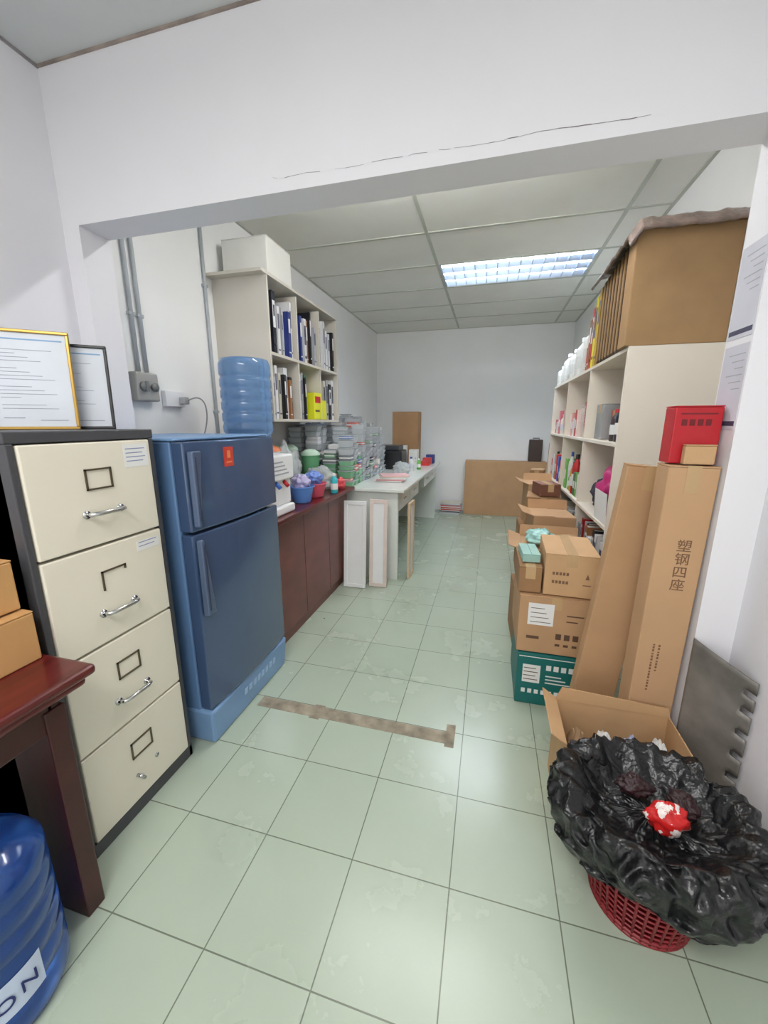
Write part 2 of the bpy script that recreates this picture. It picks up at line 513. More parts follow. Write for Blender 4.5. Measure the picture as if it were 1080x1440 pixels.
# ------------------------------------------------------------------ water bottle
BLUEG = mat('blue_bottle', (66,120,208), 0.12, var=0.03, trans=0.8)
BLUEG2 = mat('blue_bottle_clear', (130,172,220), 0.12, var=0.03, trans=0.7)
def bottle_profile():
    p = [(0.001,0.012),(0.10,0.0),(0.125,0.006),(0.135,0.03)]
    z = 0.05
    while z < 0.34:
        p += [(0.136,z),(0.136,z+0.035),(0.131,z+0.044),(0.131,z+0.052)]
        z += 0.06
    p += [(0.136,0.36),(0.134,0.385),(0.115,0.415),(0.075,0.438),(0.035,0.450),(0.028,0.462),(0.028,0.49),(0.001,0.49)]
    return p
WB = T('water_bottle', 'large blue ribbed water bottle on the floor by the desk', 'water bottle', (-1.06, 0.40, 0.001))
MB().lathe(bottle_profile(), seg=48).build('bottle_body', BLUEG, WB)
MB().lathe([(0.0,0.512),(0.028,0.512),(0.033,0.505),(0.033,0.47),(0.029,0.468)], seg=24).build('cap', mat('cap_blue', (70,120,200), 0.4), WB)
lb = MB()
vs = []; fs = []
for k in range(17):
    a = math.radians(-85 + 95*k/16)
    for z in (0.085, 0.178):
        vs.append((0.1375*math.cos(a), 0.1375*math.sin(a), z+0.01*k/16))
for k in range(16):
    fs.append((2*k, 2*k+2, 2*k+3, 2*k+1))
lb.add(vs, fs, 0, True)
lb.build('bottle_label', mat('label_bluish', (190,202,224), 0.5), WB)
for ch, ang, zt in (('O', -20, 0.134), ('N', -2, 0.139)):
    a = math.radians(ang)
    text(ch, 0.046, mat('navy_ink', (30,40,100), 0.6), WB, (0.1395*math.cos(a), 0.1395*math.sin(a), zt), (R90, 0, a+R90))

# ------------------------------------------------------------------ fridge
o = (-1.37, 1.49, 0)
FR = T('refrigerator', 'blue two-door refrigerator with light blue base', 'refrigerator', o)
FB = mat('fridge_side_blue', (92,124,164), 0.35, var=0.05, scale=3)
FD = mat('fridge_door_blue', (60,80,112), 0.2, var=0.08, scale=2, coat=0.6)
FL = mat('fridge_light_blue', (118,152,192), 0.4, var=0.03)
MB().box(-1.655, -1.118, 1.185, 1.80, 0.15, 1.285).build('fridge_case', FB, FR, off=o, bevel=0.008)
MB().box(-1.655, -1.095, 1.178, 1.806, 1.286, 1.297).build('top_trim', FL, FR, off=o, bevel=0.005, label='light blue top trim')
bs = MB(); bs.taper(-1.655, -1.055, 1.178, 1.806, 0.0, 0.165, 0.012)
bs.build('base', FL, FR, off=o, bevel=0.012, seg=2, label='light blue plastic base')
bs = MB()
for k in range(8):
    y0 = 1.40+k*0.036
    bs.add([(-1.0605,y0,0.085),(-1.0605,y0+0.022,0.085),(-1.0585,y0+0.026,0.115),(-1.0585,y0+0.004,0.115),
            (-1.057,y0,0.085),(-1.057,y0+0.022,0.085),(-1.055,y0+0.026,0.115),(-1.055,y0+0.004,0.115)],
           [(0,3,2,1),(4,5,6,7),(0,1,5,4),(1,2,6,5),(2,3,7,6),(3,0,4,7)])
bs.build('raised_marks', mat('pale_blue_mark', (160,190,220), 0.4), FR, off=o)
def door(z0, z1, hz0, hz1, up):
    d = MB()
    n = 10
    pts = []
    for k in range(n+1):
        yy = 1.183 + 0.619*k/n
        xx = -1.062 + 0.018*math.sin(math.pi*k/n)
        pts.append((xx, yy))
    vs = []
    for z in (z0, z1):
        for p in pts: vs.append((p[0], p[1], z))
        vs.append((-1.114, 1.802, z)); vs.append((-1.114, 1.183, z))
    N = n+3
    fs = [tuple(range(N))[::-1], tuple(range(N, 2*N))]
    for k in range(N):
        fs.append((k, (k+1) % N, N+(k+1) % N, N+k))
    d.add(vs, fs, 0)
    do = d.build('door', FD, FR, off=o, bevel=0.006)
    hm = MB()
    y0, y1 = 1.192, 1.248
    vs = []
    for z, t in ((hz0, 0.4 if up else 1.0), (hz1, 1.0 if up else 0.4)):
        ye = y0 + (y1-y0)*t
        vs += [(-1.058, y0, z), (-1.034, y0+0.006, z), (-1.037, ye, z), (-1.05, ye+0.002, z)]
    hm.add(vs, [(0,3,2,1),(4,5,6,7),(0,1,5,4),(1,2,6,5),(2,3,7,6),(3,0,4,7)])
    hm.build('handle', mat('handle_steel_blue', (84,100,128), 0.3, metal=0.3), do, off=o, bevel=0.006, seg=3, label='steel-blue grip handle')
    gm = MB(); gm.box(-1.041, -1.0325, 1.207, 1.214, hz0+0.02, hz1-0.02)
    gm.build('handle_recess', mat('handle_dark', (38,48,70), 0.4), do, off=o, bevel=0.003)
    return do
dt = door(0.945, 1.284, 0.965, 1.25, True)
db = door(0.175, 0.933, 0.60, 0.915, False)
s_ = MB()
s_.box(-1.0462, -1.0435, 1.385, 1.445, 1.175, 1.255, 0)
s_.box(-1.0435, -1.0430, 1.397, 1.433, 1.19, 1.196, 1)
s_.box(-1.0435, -1.0430, 1.405, 1.425, 1.21, 1.24, 1)
s_.build('sticker', [mat('sticker_red', (196,62,48), 0.4), mat('sticker_gold', (225,130,80), 0.5)], dt, off=o)

# ------------------------------------------------------------------ conduits, switch box
def conduit(yy, z0, z1, label):
    m = MB(); m.cyl((XL+0.012, yy, z0), (XL+0.012, yy, z1), 0.010, 12)
    for z in (z0+0.25*(z1-z0), z0+0.7*(z1-z0)):
        m.box(XL, XL+0.02, yy-0.018, yy+0.018, z, z+0.015)
    return m.build('conduit_pipe', mat('conduit_grey', (172,178,182), 0.5), off=(XL, yy, z0), loc=(XL, yy, z0), label=label, cat='pipe')
conduit(1.70, 1.605, ZC-0.02, 'grey electrical conduit running up the wall above the isolator')
conduit(1.75, 1.605, ZC-0.02, 'grey electrical conduit running up the wall above the isolator')
conduit(2.27, 1.0, ZC-0.02, 'grey conduit pipe beside the wall shelf')
o = (XL, 1.70, 1.47)
SW = T('isolator_switch', 'grey plastic isolator switch box on the wall', 'switch', o)
MB().box(XL, XL+0.055, 1.64, 1.775, 1.46, 1.60).build('switch_case', mat('switch_grey', (160,160,156), 0.5), SW, off=o, bevel=0.008)
m = MB(); m.cyl((XL+0.055, 1.675, 1.53), (XL+0.075, 1.675, 1.53), 0.024, 20); m.box(XL+0.075, XL+0.085, 1.668, 1.682, 1.505, 1.555)
m.build('knob', mat('knob_grey', (120,122,122), 0.4), SW, off=o)
MB().cyl((XL+0.055, 1.74, 1.53), (XL+0.07, 1.74, 1.53), 0.02, 20).build('knob', mat('knob_grey', (120,122,122), 0.4), SW, off=o)
o = (XL, 1.9, 1.45)
SO = T('wall_socket', 'white wall socket with a plug and looped cable', 'socket', o)
MB().box(XL, XL+0.03, 1.84, 1.98, 1.44, 1.525).build('faceplate', WHITE, SO, off=o, bevel=0.004)
MB().box(XL+0.03, XL+0.07, 1.93, 1.97, 1.455, 1.495).build('plug', mat('plug_grey', (170,170,170), 0.4), SO, off=o, bevel=0.006)
cb = []
for k in range(24):
    t_ = k/23
    cb.append((XL+0.075+0.03*math.sin(t_*3), 1.95+0.11*math.sin(t_*math.pi), 1.475-0.26*t_**1.6+0.045*math.sin(t_*math.pi*1.6)))
MB().tube(cb, 0.004, 8).build('cable', mat('cable_grey', (150,150,152), 0.5), SO, off=o)

# ------------------------------------------------------------------ books / files
def book(x, y, z, th, dep, ht, col, face=1, lean=0.0, kind='book', label=None, group=None, name=None):
    m = MB(); s = -face
    c = 0.0025
    def bx(a0, a1, y0, y1, z0, z1, mi):
        m.box(min(a0, a1), max(a0, a1), y0, y1, z0, z1, mi)
    bx(0, s*dep, 0, c, 0, ht, 0); bx(0, s*dep, th-c, th, 0, ht, 0)
    bx(-s*0.001, s*c, 0, th, 0, ht, 0)
    bx(s*c, s*(dep-0.004), c, th-c, 0.004, ht-0.004, 1)
    if kind == 'binder':
        bx(-s*0.0018, -s*0.001, th*0.15, th*0.85, ht*0.42, ht*0.85, 2)
        m.cyl((-s*0.0025, th/2, ht*0.14), (s*0.001, th/2, ht*0.14), min(0.012, th*0.35), 12, 3)
        bx(-s*0.0022, -s*0.0018, th*0.3, th*0.7, ht*0.60, ht*0.78, 3)
    else:
        bx(-s*0.0018, -s*0.001, th*0.2, th*0.8, ht*0.55, ht*0.85, 2)
        bx(-s*0.0018, -s*0.001, th*0.1, th*0.9, ht*0.10, ht*0.13, 2)
    lab = WHITE if sum(col) < 420 else colmat((90,90,110))
    ob = m.build(name or ('ring_binder' if kind == 'binder' else 'book'), [colmat(col, 0.45), PAPER, lab, BLACK],
                 loc=(x, y, z+0.001), rot=(lean, 0, 0), label=label, cat='binder' if kind == 'binder' else 'book', group=group)
    return ob

CN = {(24,24,30):'black',(36,52,120):'navy blue',(225,225,225):'white',(170,172,176):'grey',(40,90,190):'blue',(150,100,60):'brown',
      (230,215,40):'yellow',(190,40,40):'red',(205,200,185):'beige',(60,110,80):'green',(120,80,60):'dark brown',(200,160,60):'gold'}

SX0, SX1, SY0, SY1, SZ0, SZ1 = XL+0.001, -1.365, 2.35, 3.50, 1.36, 2.23
o = (-1.55, 2.9, SZ0)
LS = T('wall_shelf', 'wall-mounted open shelf unit with two rows of files', 'shelf', o)
for yy in (SY0, SY1-0.018):
    MB().box(SX0, SX1, yy, yy+0.018, SZ0, SZ1).build('side_panel', MELAG, LS, off=o, bevel=0.001)
for yy in (2.735, 3.115):
    MB().box(SX0+0.01, SX1-0.004, yy, yy+0.016, SZ0+0.018, SZ1-0.018).build('divider', MELAG, LS, off=o)
MB().box(SX0, SX1+0.004, SY0-0.06, SY1+0.01, SZ1, SZ1+0.018).build('top_panel', MELAG, LS, off=o)
MB().box(SX0, SX1, SY0+0.018, SY1-0.018, SZ0, SZ0+0.018).build('shelf_board', MELAG, LS, off=o)
MB().box(SX0, SX1, SY0+0.018, SY1-0.018, 1.775, 1.793).build('shelf_board', MELAG, LS, off=o)
MB().box(SX0, SX0+0.008, SY0+0.018, SY1-0.018, SZ0+0.018, SZ1).build('back_panel', MELAG, LS, off=o)
random.seed(5)
NV, BL = (36,52,120), (40,90,190)
pal_top = [NV,(24,24,30),(225,225,225),(225,225,225),(170,172,176),(225,225,225),NV,BL,(225,225,225),(24,24,30),NV,BL,(225,225,225),(150,100,60),(24,24,30),NV,(170,172,176)]
pal_bot = [(225,225,225),(170,172,176),(225,225,225),(205,200,185),(24,24,30),(225,225,225),(150,100,60),(24,24,30),(225,225,225),(190,40,40),(170,172,176),(24,24,30),(60,110,80),(205,200,185),(170,172,176),(24,24,30),(225,225,225)]
def fill_row(bays, z, hmax, pal, x, face, dep, group, thr=(0.018, 0.05)):
    k = 0
    for (a, b_) in bays:
        y = a + 0.006
        while True:
            th = random.uniform(*thr)
            if y + th > b_ - 0.01: break
            col = pal[k % len(pal)]
            kd = 'binder' if th > 0.038 else 'book'
            ht = random.uniform(0.74, 0.99)*hmax
            book(x + face*(-random.uniform(0.008, 0.05)), y, z, th, dep, ht, col, face, 0, kd,
                 '%s %s standing upright on the shelf' % (CN.get(col, 'coloured'), 'ring binder' if kd == 'binder' else 'book'), group)
            y += th + 0.003
            if random.random() < 0.08: y += 0.02
            k += 1
fill_row([(2.368, 2.735), (2.751, 3.115), (3.131, 3.482)], 1.793, 0.38, pal_top, SX1, 1, 0.25, 'files on the upper wall shelf')
fill_row([(2.368, 2.735), (2.751, 2.955), (3.255, 3.482)], SZ0+0.018, 0.35, pal_bot, SX1, 1, 0.25, 'files on the lower wall shelf')
YEL = mat('yellow_green_card', (222,222,40), 0.45, var=0.05)
e = carton(-1.60, -1.362, 2.965, 3.105, SZ0+0.018, SZ0+0.018+0.21, YEL, 'bright yellow-green box at the edge of the wall shelf', prints=None, tape=False)
q = MB(); q.box(0.119, 0.1205, -0.05, 0.05, 0.13, 0.18, 0); q.box(0.119, 0.1205, -0.05, 0.03, 0.06, 0.075, 1); q.build('printing', [RED, INK], e)
carton(-1.58, -1.375, 3.14, 3.24, SZ0+0.018, SZ0+0.018+0.16, YEL, 'smaller yellow-green box on the wall shelf', prints=None, tape=False)
carton(-1.70, -1.385, 2.41, 2.72, SZ1+0.019, 2.47, mat('white_card', (222,222,216), 0.7, var=0.03), 'white cardboard box on top of the wall shelf', prints=None)

# ------------------------------------------------------------------ wooden counter
o = (-1.42, 2.4, 0)
WC = T('wooden_counter', 'dark red-brown wooden counter with panelled front', 'counter', o)
MB().box(-1.745, -1.08, 1.83, 3.10, 0.80, 0.83).build('counter_top', MAHO, WC, off=o, bevel=0.008, seg=3)
CF = mat('counter_front', (104,58,52), 0.35, var=0.2, wood=True)
q = MB(); q.box(-1.74, -1.165, 1.84, 3.08, 0.0, 0.80)
q.build('carcass', CF, WC, off=o, bevel=0.003)
for k in range(3):
    y0 = 1.86+k*0.41; q = MB()
    q.box(-1.165, -1.148, y0, y0+0.405, 0.08, 0.78)
    q.build('door', CF, WC, off=o, bevel=0.003)

DP = T('water_dispenser', 'white tabletop water dispenser on the wooden counter', 'water dispenser', (-1.30, 1.99, 0.831))
q = MB(); q.box(-0.165, 0.175, -0.13, 0.135, 0, 0.05); q.box(-0.165, 0.15, -0.13, 0.135, 0.05, 0.20); q.box(-0.165, 0.175, -0.13, 0.135, 0.20, 0.345)
q.build('dispenser_body', WHITE, DP, bevel=0.012, seg=3)
q = MB(); q.cyl((0.15, -0.04, 0.19), (0.18, -0.04, 0.16), 0.012); q.build('tap', mat('tap_blue', (60,110,200), 0.4), DP)
q = MB(); q.cyl((0.15, 0.05, 0.19), (0.18, 0.05, 0.16), 0.012); q.build('tap', RED, DP)
q = MB()
for k in range(4): q.box(0.175, 0.1762, -0.09, 0.07-0.02*k, 0.235+0.022*k, 0.243+0.022*k)
q.build('printing', PGREY, DP)
q = MB(); q.lathe([(0.09,0.345),(0.095,0.365),(0.075,0.365),(0.05,0.35)], c=(-0.02,0,0)); q.build('collar', WHITE, DP)
pr = [(r, 0.52-z) for r, z in bottle_profile()]
B2 = MB(); B2.lathe([(r, z) for r, z in pr][::-1], seg=40)
B2.build('water_bottle', BLUEG2, loc=(-1.32, 1.99, 1.17), label='blue water bottle upside down on the dispenser', cat='water bottle')

def bowl(loc, r, h_, col, label, name='plastic_basin', lidcol=None, m=None):
    e = T(name, label, 'basin' if 'basin' in name else 'tub', loc)
    q = MB(); q.lathe([(0.001,0.0),(r*0.65,0.0),(r*0.72,0.01),(r*0.95,h_-0.01),(r,h_),(r*1.04,h_),(r*1.04,h_-0.006),(r*1.0,h_-0.008)], seg=32)
    q.lathe([(r*1.0,h_),(r*0.9,h_-0.015),(r*0.68,0.012),(0.001,0.008)], seg=32)
    q.build('basin_body', m or colmat(col, 0.3), e)
    if lidcol:
        q = MB(); q.lathe([(r*1.02,h_+0.001),(r*0.98,h_+0.02),(r*0.5,h_+0.045),(0.001,h_+0.05)], seg=32)
        q.build('lid', colmat(lidcol, 0.4), e)
    return e
bowl((-1.20, 2.36, 0.831), 0.085, 0.11, (96,146,220), 'blue plastic basin on the wooden counter')
bowl((-1.21, 2.57, 0.831), 0.095, 0.10, (226,96,120), 'pink plastic basin on the counter')
bowl((-1.43, 2.28, 0.831), 0.12, 0.34, (232,234,236), 'white bucket with orange-brown lid on the counter', name='plastic_tub', lidcol=(205,110,60))
def blob(name, loc, rx, ry, rz, m, label, cat, amp=0.18, seed=0, parent=None, freq=4.0, seg=40, flat=True, ridge=False):
    vs = []; fs = []; n1, n2 = 24, seg
    for i in range(n1+1):
        ph = math.pi*i/n1
        for k in range(n2):
            a = 2*math.pi*k/n2
            d = Vector((math.sin(ph)*math.cos(a), math.sin(ph)*math.sin(a), math.cos(ph)))
            na = noise.noise(d*freq*0.6 + Vector((seed*3.1, seed, 0)))
            nb = noise.noise(d*freq*1.6 + Vector((seed, 0, 5)))
            nc = noise.noise(d*freq*4 + Vector((seed, 9, 5)))
            if ridge: r = 1 + amp*(na + 0.5*(0.4-abs(nb)*2) + 0.25*(0.4-abs(nc)*2))
            else: r = 1 + amp*(na + 0.5*nb)
            z = d.z*rz*r
            if flat: z = max(z, -rz*0.75)
            vs.append((d.x*rx*r, d.y*ry*r, z + (rz*0.75 if flat else 0)))
    for i in range(n1):
        for k in range(n2):
            k2 = (k+1) % n2
            fs.append((i*n2+k, (i+1)*n2+k, (i+1)*n2+k2, i*n2+k2))
    q = MB(); q.add(vs, fs, 0, True)
    return q.build(name, m, parent=parent, loc=loc, label=label, cat=cat)
PBAG = mat('clear_plastic_bag', (224,230,230), 0.2, alpha=0.5, bump=0.5, bscale=20)
PBAGG = mat('green_plastic_bag', (160,205,170), 0.22, alpha=0.7, bump=0.5, bscale=20)
blob('plastic_bag', (-1.44, 2.60, 0.831), 0.10, 0.14, 0.20, PBAG, 'bulky crumpled clear plastic bag on the counter', 'plastic bag', 0.35, 2, ridge=True)
blob('plastic_bag', (-1.30, 2.90, 0.831), 0.12, 0.11, 0.10, PBAG, 'crumpled clear plastic bag on the counter', 'plastic bag', 0.35, 12, ridge=True)
blob('plastic_bag', (-1.15, 2.95, 0.831), 0.035, 0.06, 0.05, mat('red_bag', (220,80,90), 0.4), 'crumpled red plastic bag on the counter', 'plastic bag', 0.3, 4, ridge=True)
blob('plastic_bag', (-1.21, 2.57, 0.925), 0.065, 0.065, 0.05, mat('blue_bag', (120,150,222), 0.4, alpha=0.9), 'blue plastic bag bundled in the pink basin', 'plastic bag', 0.35, 5, ridge=True)
blob('plastic_bag', (-1.20, 2.36, 0.93), 0.06, 0.06, 0.05, mat('lilac_bag', (196,188,226), 0.4, alpha=0.95), 'lilac plastic bag bundled in the blue basin', 'plastic bag', 0.35, 15, ridge=True)
def bottle(loc, r, h_, col, capcol, label, cat='bottle', group=None, name='bottle', lab=None):
    e = T(name, label, cat, loc, group=group)
    MB().lathe([(0.001,0),(r*0.92,0),(r,0.006),(r,h_*0.66),(r*0.92,h_*0.73),(r*0.42,h_*0.84),(r*0.36,h_*0.90),(0.001,h_*0.90)], seg=20).build('bottle_body', colmat(col, 0.3), e)
    MB().lathe([(r*0.44,h_*0.88),(r*0.44,h_*0.99),(r*0.38,h_),(0.001,h_)], seg=20).build('cap', colmat(capcol, 0.4), e)
    MB().lathe([(r*1.01,h_*0.2),(r*1.012,h_*0.21),(r*1.012,h_*0.5),(r*1.01,h_*0.51)], seg=20).build('bottle_label', lab or (PAPER if sum(col) < 600 else colmat((205,208,214))), e)
    return e
bottle((-1.12, 2.74, 0.831), 0.028, 0.15, (60,180,190), (230,230,230), 'small turquoise bottle on the wooden counter')
GRN = mat('green_glassy', (120,190,140), 0.15, alpha=0.8)
for k, (x, y) in enumerate([(-1.62,2.98),(-1.61,2.79),(-1.44,3.02)]):
    bowl((x, y, 0.831), 0.08, 0.30-0.04*(k == 2), (0,0,0), 'green translucent plastic tub on the counter', name='plastic_tub', lidcol=(190,215,195), m=GRN)

# clear tubs and packets piled on the white desk
TUB = mat('clear_tub', (214,220,224), 0.15, alpha=0.8, var=0.03)
LID = mat('clear_tub_rim', (188,196,200), 0.25)
GTB = mat('green_tub', (140,200,158), 0.2, alpha=0.85)
def tubmesh(m0):
    tb = MB()
    tb.taper(-0.085, 0.085, -0.06, 0.06, 0.0, 0.043, 0.016, 0)
    tb.box(-0.088, 0.088, -0.063, 0.063, 0.045, 0.051, 1)
    return tb.build('food_container', [m0, LID], bevel=0.003, label='clear plastic food container in a stack on the white desk', cat='food container', group='stacked clear food containers')
protos = [None, None]
packets = {}
PKC = [(60,64,78),(200,200,204),(110,130,175),(205,120,110),(226,220,206),(120,124,130),(232,232,232),(130,170,140)]
random.seed(9)
for ix, x in enumerate((-1.65, -1.49, -1.33, -1.19)):
    for iy in range(11):
        y = 3.20 + iy*0.118
        if ix == 3 and iy > 9: continue
        n = random.randint(6, 10) + (3 - ix) + (1 if iy > 4 else 0)
        z_ = 0.811
        lim = 1.35 if (y < 3.58 and x < -1.25) else 1.44
        for k in range(n):
            if random.random() < 0.74:
                gi = 1 if (iy < 3 and k < 5) else 0
                if protos[gi] is None:
                    protos[gi] = ob = tubmesh(GTB if gi else TUB)
                else:
                    ob = protos[gi].copy(); COL.objects.link(ob)
                if gi: ob['label'] = 'green-tinted plastic food container in a stack on the white desk'
                hh_ = random.choice([0.7, 0.9, 0.9, 1.3])
                ob.scale = (random.uniform(0.66, 0.78), random.uniform(0.68, 0.82), hh_)
                H_ = 0.0525*hh_
            else:
                cc = random.choice(PKC)
                if cc not in packets:
                    pm = MB(); pm.box(-0.07, 0.07, -0.05, 0.05, 0, 0.04, 0); pm.box(-0.0705, 0.0705, -0.0505, 0.0505, 0.014, 0.026, 1)
                    packets[cc] = ob = pm.build('packet', [colmat(cc, 0.4), PAPER], bevel=0.002, label='small printed packet among the food containers', cat='packet', group='small packets on the white desk')
                else:
                    ob = packets[cc].copy(); COL.objects.link(ob)
                hh_ = random.choice([0.6, 1.0, 1.3])
                ob.scale = (random.uniform(0.6, 0.9), random.uniform(0.6, 0.9), hh_)
                H_ = 0.0405*hh_
            if z_ + H_ > lim:
                ob.location = (x, y, z_)
                ob.scale.z *= 0.3
                z_ += H_*0.3 + 0.001
                break
            ob.location = (x+random.uniform(-0.004, 0.004), y+random.uniform(-0.003, 0.003), z_)
            ob.rotation_euler = (0, 0, random.uniform(-0.06, 0.06))
            z_ += H_ + 0.0008
        if random.random() < 0.22 and z_ < 1.25 and y > 3.58:
            blob('plastic_bag', (x, y, z_+0.001), 0.06, 0.045, 0.04, random.choice([PBAG, PBAG, PBAGG]), 'crumpled plastic bag lying on stacked containers', 'plastic bag', 0.3, 40+ix*9+iy, ridge=True)

# ------------------------------------------------------------------ white desk
o = (-1.2, 4.35, 0)
WD = T('white_desk', 'long white desk with drawers and a pale glass top', 'desk', o)
WHD = mat('white_laminate', (222,226,220), 0.22, var=0.03)
MB().box(-1.745, -0.66, 3.12, 5.62, 0.785, 0.81).build('desk_top', WHD, WD, off=o, bevel=0.004)
q = MB(); q.box(-1.74, -0.72, 3.16, 3.19, 0, 0.785); q.build('side_panel', WHD, WD, off=o)
q = MB(); q.box(-1.74, -0.72, 5.55, 5.58, 0, 0.785); q.build('side_panel', WHD, WD, off=o)
for y0 in (3.2, 4.55):
    q = MB(); q.box(-1.72, -0.74, y0, y0+0.98, 0.60, 0.784); q.build('drawer_box', WHD, WD, off=o)
    for k in range(2):
        q = MB(); q.box(-0.739, -0.72, y0+0.01+k*0.49, y0+0.48+k*0.49, 0.61, 0.775)
        dd = q.build('drawer', WHD, WD, off=o, bevel=0.003)
        MB().box(-0.72, -0.712, y0+0.2+k*0.49, y0+0.3+k*0.49, 0.68, 0.69).build('handle', ALU, dd, off=o)
MB().box(-1.70, -1.67, 3.2, 5.54, 0.1, 0.6).build('modesty_panel', WHD, WD, off=o)

PRN = T('printer', 'black office printer on the white desk', 'printer', (-1.12, 4.66, 0.811))
q = MB(); q.box(-0.14, 0.13, -0.14, 0.17, 0, 0.22); q.build('printer_body', BLACK, PRN, bevel=0.015)
DGP = mat('dark_grey_plastic', (48,50,54), 0.4)
q = MB(); q.box(-0.12, 0.09, -0.12, 0.15, 0.22, 0.28); q.build('scanner_lid', DGP, PRN, bevel=0.012)
q = MB(); q.box(0.09, 0.17, -0.10, 0.10, 0.05, 0.06); q.build('paper_tray', DGP, PRN)
WCD = mat('white_card', (222,222,216), 0.7)
carton(-1.20, -1.03, 4.95, 5.08, 0.811, 1.07, WCD, 'white printed box on the white desk', prints='text', tape=False)
carton(-0.99, -0.88, 4.95, 5.08, 0.811, 1.02, WCD, 'smaller white box on the white desk', prints='text', tape=False)
carton(-1.28, -0.93, 5.25, 5.50, 0.811, 1.50, CARD3, 'tall brown cardboard box standing on the white desk', prints=None)
for k, (x, y, c_) in enumerate([(-0.80,5.1,(190,40,40)),(-0.80,5.25,(200,60,60)),(-0.78,5.4,(36,52,120))]):
    carton(x-0.05, x+0.06, y-0.06, y+0.06, 0.811, 0.87+0.03*k, colmat(c_, 0.4), 'small %s packet on the white desk' % ('red' if k < 2 else 'navy'), prints=None, tape=False, name='packet')
for k in range(5):
    c_ = [(225,225,225),(220,150,150),(225,225,225),(205,200,185),(225,180,180)][k]
    MB().box(-0.13,0.13,-0.10,0.10,0,0.012).build('document_folder', colmat(c_, 0.5), loc=(-0.90+0.01*k, 3.62, 0.8115+0.0125*k), rot=(0,0,0.1*k),
        label='flat document folder in a pile on the white desk', cat='folder', group='folders on the white desk', bevel=0.002)
blob('plastic_bag', (-0.92, 4.20, 0.811), 0.09, 0.10, 0.07, PBAG, 'crumpled clear plastic bag on the white desk', 'plastic bag', 0.35, 51, ridge=True)
bottle((-0.86, 4.45, 0.811), 0.03, 0.16, (225,225,225), (60,90,170), 'small white bottle on the white desk')
bottle((-0.80, 4.62, 0.811), 0.025, 0.13, (90,160,70), (230,230,230), 'small green bottle on the white desk')

def panel(x, y, wd, ht, m, label, lean=-0.12, rz=0.0, inner=None):
    e = T('leaning_panel', label, 'panel', (x, y, 0.004), (lean, 0, rz))
    q = MB(); t_ = 0.03
    q.box(0, wd, 0, 0.022, 0, t_); q.box(0, wd, 0, 0.022, ht-t_, ht)
    q.box(0, t_, 0, 0.022, t_, ht-t_); q.box(wd-t_, wd, 0, 0.022, t_, ht-t_)
    q.build('frame', m, e, bevel=0.002)
    q = MB(); q.box(t_, wd-t_, 0.008, 0.014, t_, ht-t_)
    q.build('infill', inner or m, e)
panel(-1.125, 2.90, 0.19, 0.73, WHITE, 'white framed panel leaning by the counter', lean=-0.07)
panel(-0.92, 2.96, 0.15, 0.74, mat('pinkish_wood', (224,208,200), 0.5), 'narrow pale pinkish framed panel leaning by the desk', lean=-0.07, inner=WHITE)
panel(-0.62, 3.20, 0.18, 0.68, mat('beige_wood', (205,180,150), 0.5), 'narrow beige wooden framed panel beside the desk', lean=0.0, rz=R90*0.98, inner=PAPER)

# back wall items
carton(-0.33, 0.80, 5.93, 6.13, 0.0, 0.81, CARD, 'wide brown cardboard box standing against the back wall', prints=None, tape=True)
BC = T('storage_case', 'small dark brown case standing on the wide cardboard box', 'case', (0.64, 6.04, 0.811))
MB().box(-0.09, 0.09, -0.05, 0.05, 0, 0.31).build('case_body', mat('dark_brown_case', (66,52,46), 0.5), BC, bevel=0.01)
MB().tube([(-0.04,0,0.305),(-0.04,0,0.33),(0.04,0,0.33),(0.04,0,0.305)], 0.006, 8).build('handle', DGP, BC)
carton(0.745, 0.86, 5.2, 5.5, 0.0, 1.10, CARD3, 'tall dark brown carton standing at the end of the shelving', prints=None)
random.seed(2)
for k in range(12):
    MB().box(-0.15,0.15,-0.11,0.11,0,0.014).build('magazine', colmat(random.choice([(225,225,225),(170,172,176),(24,24,30),(190,40,40),(205,200,185)]), 0.5),
      loc=(-0.52+random.uniform(-.01,.01), 5.97, 0.001+0.0148*k), rot=(0,0,random.uniform(-.06,.06)), label='magazine in a low pile on the floor by the back wall', cat='magazine', group='magazines piled on the floor', bevel=0.002)

# ------------------------------------------------------------------ right shelving
RX0, RX1, RY0, RY1, RZ = 0.62, XR-0.001, 2.24, 4.54, 1.71
o = (0.82, 3.4, 0)
RS = T('shelving_unit', 'tall cream open shelving unit along the wall', 'shelving unit', o)
for yy in (RY0, RY1-0.018):
    MB().box(RX0, RX1, yy, yy+0.018, 0, RZ).build('side_panel', MELA, RS, off=o, bevel=0.001)
for yy in (3.0, 3.77):
    MB().box(RX0+0.004, RX1, yy, yy+0.016, 0.03, RZ-0.018).build('divider', MELA, RS, off=o)
zs = [0.03, 0.40, 0.787, 1.23, RZ-0.018]
for z in zs:
    MB().box(RX0, RX1, RY0+0.018, RY1-0.018, z, z+0.018).build('shelf_board', MELA, RS, off=o, bevel=0.001)
MB().box(RX1-0.006, RX1, RY0+0.018, RY1-0.018, 0.03, RZ).build('back_panel', MELA, RS, off=o)

